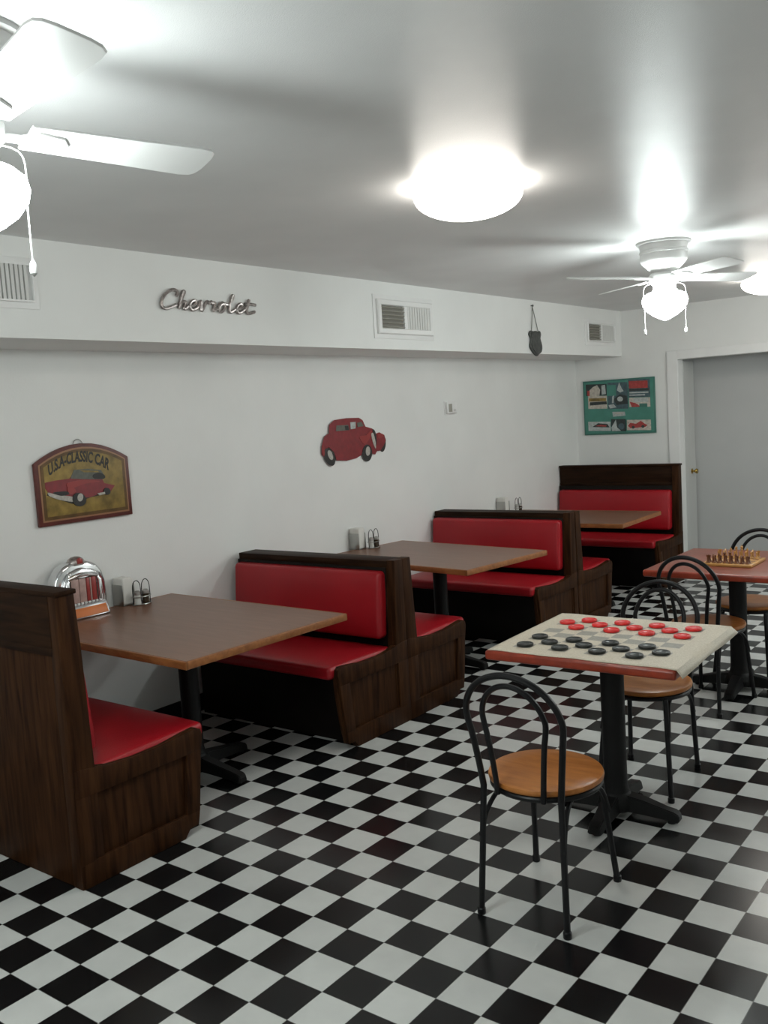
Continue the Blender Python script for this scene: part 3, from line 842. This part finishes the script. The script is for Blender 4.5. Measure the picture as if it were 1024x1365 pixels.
art(CP, 'windows', cmap, [(M_SGRY, [(310, 235), (440, 225), (450, 285), (300, 300)], False), (M_SBLK, [(400, 240), (440, 235), (445, 285), (405, 285)], False), (M_PGREY, [(465, 195), (525, 190), (520, 265), (465, 275)], False), (M_SGRY, [(540, 200), (590, 185), (615, 235), (545, 250)], False)], .0148, .0005)
for q in ([(560, 360), (640, 340), (690, 290), (715, 300), (650, 420), (600, 440)], [(775, 330), (830, 320), (850, 350), (790, 380)], [(140, 480), (160, 460), (165, 560), (145, 570)]):
    art(CP, 'fender_highlight', cmap, [(M_SREDL, q, True)], .0152, .0004)
art(CP, 'grille', cmap, [(M_SBLK, [(720, 270), (750, 300), (760, 400), (745, 470), (725, 360)], True), (M_SWHT, [(700, 330), (725, 320), (745, 420), (742, 500), (715, 430)], True)], .0154, .0006)

# ------------------------------------------------------------------ framed green poster on the back wall
PX, PZ = -1.842, 1.63
def pmap(px, py):
    x = 760 + px * .127; y = 495 + py * .127
    return (-2.217 + (x - 778) / 96.5 * .754 - PX, 1.916 - (x - 778) * .00025 - (y - 507) * .0076 - PZ)
PO = thing('framed_poster', 'green framed poster of small car photos on the back wall', 'picture', (PX, YB, PZ), 0.)
b = B(); b.box(-.375, .375, -.020, -.002, -.272, .272, .003); b.build('frame', M_TEALD, PO)
b = B(); b.box(-.36, .36, -.0215, -.018, -.257, .257); b.build('print', M_TEAL, PO, smooth=False)
def panels(root, layers):
    b = B(); mats = []
    for n, (m, poly) in enumerate(layers):
        if m not in mats: mats.append(m)
        b.mi = mats.index(m)
        b.prism([pmap(*p) for p in poly], 'xz', -.0212, -.0219 - .00025 * n)
    return b.build('photo_panels', mats, root, smooth=False)
def rc(x0, y0, x1, y1): return [(x0, y0), (x1, y0), (x1, y1), (x0, y1)]
panels(PO, [
    (M_PDARK, rc(175, 140, 400, 260)), (M_PCREAM, [(200, 215), (250, 170), (300, 150), (330, 200), (320, 260), (200, 265)]), (M_PGREY, [(345, 155), (385, 150), (390, 245), (345, 250)]),
    (M_PRED, rc(190, 205, 215, 260)), (M_PCREAM, rc(195, 262, 400, 395)), (M_PDARK, [(215, 325), (395, 320), (400, 350), (215, 360)]), (M_MUST, rc(205, 285, 390, 318)),
    (M_PBLUE, rc(410, 130, 620, 400)), (M_TEAL, rc(410, 155, 500, 265)), (M_PGREY, [(510, 210), (535, 130), (560, 190), (580, 220), (545, 235)]), (M_PDARK, [(470, 300), (540, 250), (610, 270), (620, 350), (500, 360)]), (M_PGREY, [(415, 360), (470, 350), (500, 385), (430, 395)]), (M_PGREY, [(460, 270), (480, 260), (470, 340), (452, 340)]), (M_PGREY, ell(540, 300, 30, 26)),
    (M_PBLUE, rc(630, 105, 850, 285)), (M_PRED, rc(638, 122, 830, 195)), (M_PDARK, rc(640, 200, 840, 222)), (M_PGREY, rc(640, 232, 835, 246)), (M_PGREY, rc(640, 258, 800, 270)),
    (M_PCREAM, rc(635, 290, 850, 385)), (M_PRED, [(640, 330), (700, 345), (760, 385), (660, 385)]), (M_PGREY, rc(680, 295, 830, 335)), (M_TEALD, rc(740, 350, 820, 385)),
    (M_PGREY, [(455, 430), (585, 430), (590, 470), (460, 480)]), (M_PCREAM, rc(480, 440, 570, 452)),
    (M_PGREY, rc(190, 530, 430, 625)), (M_PDARK, [(230, 585), (300, 545), (400, 555), (420, 590)]), (M_PRED, [(260, 575), (330, 560), (390, 570), (380, 582)]),
    (M_PDARK, rc(440, 505, 590, 630)), (M_PGREY, [(440, 590), (490, 510), (500, 590), (540, 625), (445, 628)]), (M_PBLUE, ell(545, 580, 32, 32)),
    (M_PCREAM, rc(605, 515, 850, 620)), (M_PRED, [(615, 575), (640, 545), (700, 555), (750, 525), (790, 555), (820, 570), (790, 590), (640, 600)]), (M_PDARK, ell(670, 590, 16, 14)), (M_PDARK, ell(770, 583, 16, 14)),
])

# ------------------------------------------------------------------ thermostat
TH = thing('thermostat', 'small off-white thermostat on the left wall', 'thermostat', (XW, 4.30, 1.716), 0.)
b = B(); b.box(-.002, .006, -.080, .080, -.056, .056, .002); b.build('back_plate', M_TRIM, TH)
b = B(); b.box(.005, .030, -.070, .070, -.048, .048, .006); b.build('body', M_TRIM, TH)
b = B(); b.box(.0295, .0315, -.055, -.004, -.034, .032, .001); b.build('display', M_GREYMET, TH)
b = B(); b.box(.0295, .034, .022, .050, -.03, -.012, .002); b.build('lever', M_LIGHTV, TH)

# ------------------------------------------------------------------ jukebox selector on the first table
TZ = .7505
JB = thing('tabletop_jukebox', 'chrome tabletop jukebox selector with orange strip, on the nearest booth table', 'jukebox', (-2.285, .604, TZ), 0.)
prof = [(-.135, 0), (.135, 0), (.142, .08), (.140, .16), (.125, .215), (.095, .255), (.05, .276), (0, .282), (-.05, .276), (-.095, .255), (-.125, .215), (-.140, .16), (-.142, .08)]
prof = [(y * 1.12, z * 1.03) for y, z in prof]
b = B(); b.prism(prof, 'yz', 0, .085, .022, 4); b.build('housing', M_CHROME, JB)
fp = [(-.118, .01), (.118, .01), (.124, .08), (.122, .155), (.105, .205), (.075, .238), (.0, .258), (-.075, .238), (-.105, .205), (-.122, .155), (-.124, .08)]
b = B(); b.prism(fp, 'yz', .080, .104, .012, 3); b.build('front_bezel', M_CHROME, JB)
b = B(); b.box(.100, .107, -.078, .078, .075, .205, .003); b.build('title_window', M_SBLK, JB)
for y0, y1, m in ((-.074, -.030, M_PINK), (-.027, .012, M_PINK), (.015, .034, M_DRED), (.037, .045, M_PINK), (.047, .074, M_DRED)):
    b = B(); b.box(.105, .111, y0, y1, .079, .201, .0015); b.build('title_page', m, JB)
for y in (-.095, .095):
    b = B(); b.tube([(.104, y, .03), (.108, y, .10), (.106, y, .18), (.098, y * .8, .225)], [.014, .015, .014, .006], 12); b.build('side_pillar', M_CHROME, JB)
b = B(); b.tube(spline([(.106, -.085, .206), (.112, -.04, .218), (.113, .0, .222), (.112, .04, .218), (.106, .085, .206)], 4), .012, 10); b.build('arch_trim', M_CHROME, JB)
b = B(); b.prism([(.06, .0), (.150, .0), (.152, .012), (.128, .066), (.10, .076), (.06, .076)], 'xz', -.118, .118, .006, 3); b.build('button_ledge', M_CHROME, JB)
b = B(); b.prism([(.1525, .011), (.1555, .013), (.1365, .056), (.1335, .054)], 'xz', -.088, .104, .0008); b.build('orange_strip', M_ORANGE, JB)
b = B()
for i in range(9): b.box(.112, .121, -.088 + i * .022 - .007, -.088 + i * .022 + .007, .071, .080, .002)
b.build('selector_buttons', M_WHITE, JB)
b = B(); b.lathe([(.05, 0), (.052, .012), (.042, .030), (.022, .042), (0, .046)], 28, Matrix.Translation((.055, 0, .268)) @ Matrix.Scale(.75, 4, (1, 0, 0))); b.build('crown', M_DCHROME, JB)
b = B(); b.prism([(-.016, .276), (.016, .276), (.014, .300), (0, .308), (-.014, .300)], 'yz', .082, .100, .004); b.build('red_badge', M_DRED, JB)

# ------------------------------------------------------------------ napkin holders, wire caddies, shakers
WHICH = ['nearest booth table', 'second booth table', 'far booth table']
for n, (yn, yc, xn) in enumerate([(.895, .945, -2.246), (2.93, 3.005, -2.246), (5.0, 5.12, -2.246)]):
    if n == 0:
        nh0 = thing('napkin_holder', '', 'napkin holder', (0, 0, 0), 0., 'napkin holders')
        b = B(); b.box(-.045, .045, -.040, .040, 0, .006, .002); b.box(-.045, .045, -.040, -.037, .0, .115, .001); b.box(-.045, .045, .037, .040, 0, .115, .001); b.build('holder_frame', M_STEEL, nh0)
        b = B(); b.box(-.044, .044, -.034, .034, .006, .150, .008, 3); b.build('napkins', M_PAPER, nh0)
        cd0 = thing('condiment_caddy', '', 'caddy', (0, 0, 0), 0., 'wire condiment caddies')
        ring = lambda z, rx, ry: [(rx * math.cos(a), ry * math.sin(a), z) for a in [i * PI / 12 for i in range(24)]]
        b = B(); b.tube(ring(.004, .030, .058), .0028, 6, True); b.tube(ring(.045, .030, .058), .0024, 6, True); b.tube([(-.03, 0, .004), (.03, 0, .004)], .0024, 6)
        b.build('wire_base', M_STEEL, cd0)
        for y in (-.030, .030):
            b = B(); b.tube(spline([(0, y - .026, .004), (0, y - .026, .095), (0, y - .016, .125), (0, y, .134), (0, y + .016, .125), (0, y + .026, .095), (0, y + .026, .004)], 5), .0024, 6); b.build('wire_loop', M_BLACK, cd0)
        sh = {}
        for nm, m in (('salt', M_SALT), ('pepper', M_PEPPER)):
            t = sh[nm] = thing(nm + '_shaker', '', 'shaker', (0, 0, 0), 0., nm + ' shakers')
            b = B(); b.lathe([(0, 0), (.018, 0), (.020, .004), (.017, .03), (.018, .056), (0, .056)], 18); b.build('jar', m, t)
            b = B(); b.lathe([(.019, .056), (.0195, .062), (.018, .072), (.010, .079), (0, .080)], 18); b.build('lid', M_STEEL, t)
        S = (nh0, cd0, sh['salt'], sh['pepper'])
    T = S if n == 0 else [copy_tree(o) for o in S]
    T[0].location = (xn, yn, TZ); T[1].location = (-2.158, yc, TZ)
    T[2].location = (-2.158, yc - .028, TZ); T[3].location = (-2.158, yc + .028, TZ)
    tag(T[0], f'white napkins in a holder on the {WHICH[n]} by the wall'); tag(T[1], f'wire caddy for salt and pepper on the {WHICH[n]}')
    tag(T[2], f'white salt shaker in the wire caddy on the {WHICH[n]}'); tag(T[3], f'dark pepper shaker in the wire caddy on the {WHICH[n]}')

# ------------------------------------------------------------------ light and camera
w = bpy.data.worlds.new('world'); SC.world = w; w.use_nodes = True
w.node_tree.nodes['Background'].inputs['Color'].default_value = (.02, .02, .02, 1)

# added fill lights without a fixture, behind and to the right of the viewpoint
for nm, loc, pw, colr in (('fill_rear', (.2, -3.2, 2.25), 75, (.95, 1., .97)), ('fill_right', (2.3, 4.6, 2.2), 85, (.95, 1., .98))):
    ld = bpy.data.lights.new(nm, 'POINT'); ld.energy = pw; ld.color = colr; ld.shadow_soft_size = .3
    lo = bpy.data.objects.new(nm, ld); COL.objects.link(lo); lo.location = loc
cam = bpy.data.cameras.new('camera'); co = bpy.data.objects.new('camera', cam); COL.objects.link(co); SC.camera = co
yaw, pit, rol = .655166551, -.102940069, -.0611595665
fw = Vector((-math.sin(yaw) * math.cos(pit), math.cos(yaw) * math.cos(pit), math.sin(pit)))
rt = Vector((math.cos(yaw), math.sin(yaw), 0)); up = rt.cross(fw)
r2 = rt * math.cos(rol) + up * math.sin(rol); u2 = up * math.cos(rol) - rt * math.sin(rol)
Mx = Matrix((r2, u2, -fw)).transposed().to_4x4(); Mx.translation = Vector((1.96733, -2.22239, 1.69060))
co.matrix_world = Mx
cam.sensor_fit = 'VERTICAL'; cam.sensor_height = 36.; cam.sensor_width = 27.; cam.lens = 1250.194 / 1365 * 36; cam.clip_start = .05
SC.view_settings.view_transform = 'Standard'; SC.view_settings.look = 'None'
SC.view_settings.exposure = -.42; SC.view_settings.gamma = 1.
SC.cycles.max_bounces = 8; SC.cycles.diffuse_bounces = 5; SC.cycles.sample_clamp_indirect = 6.
SC.cycles.use_denoising = True
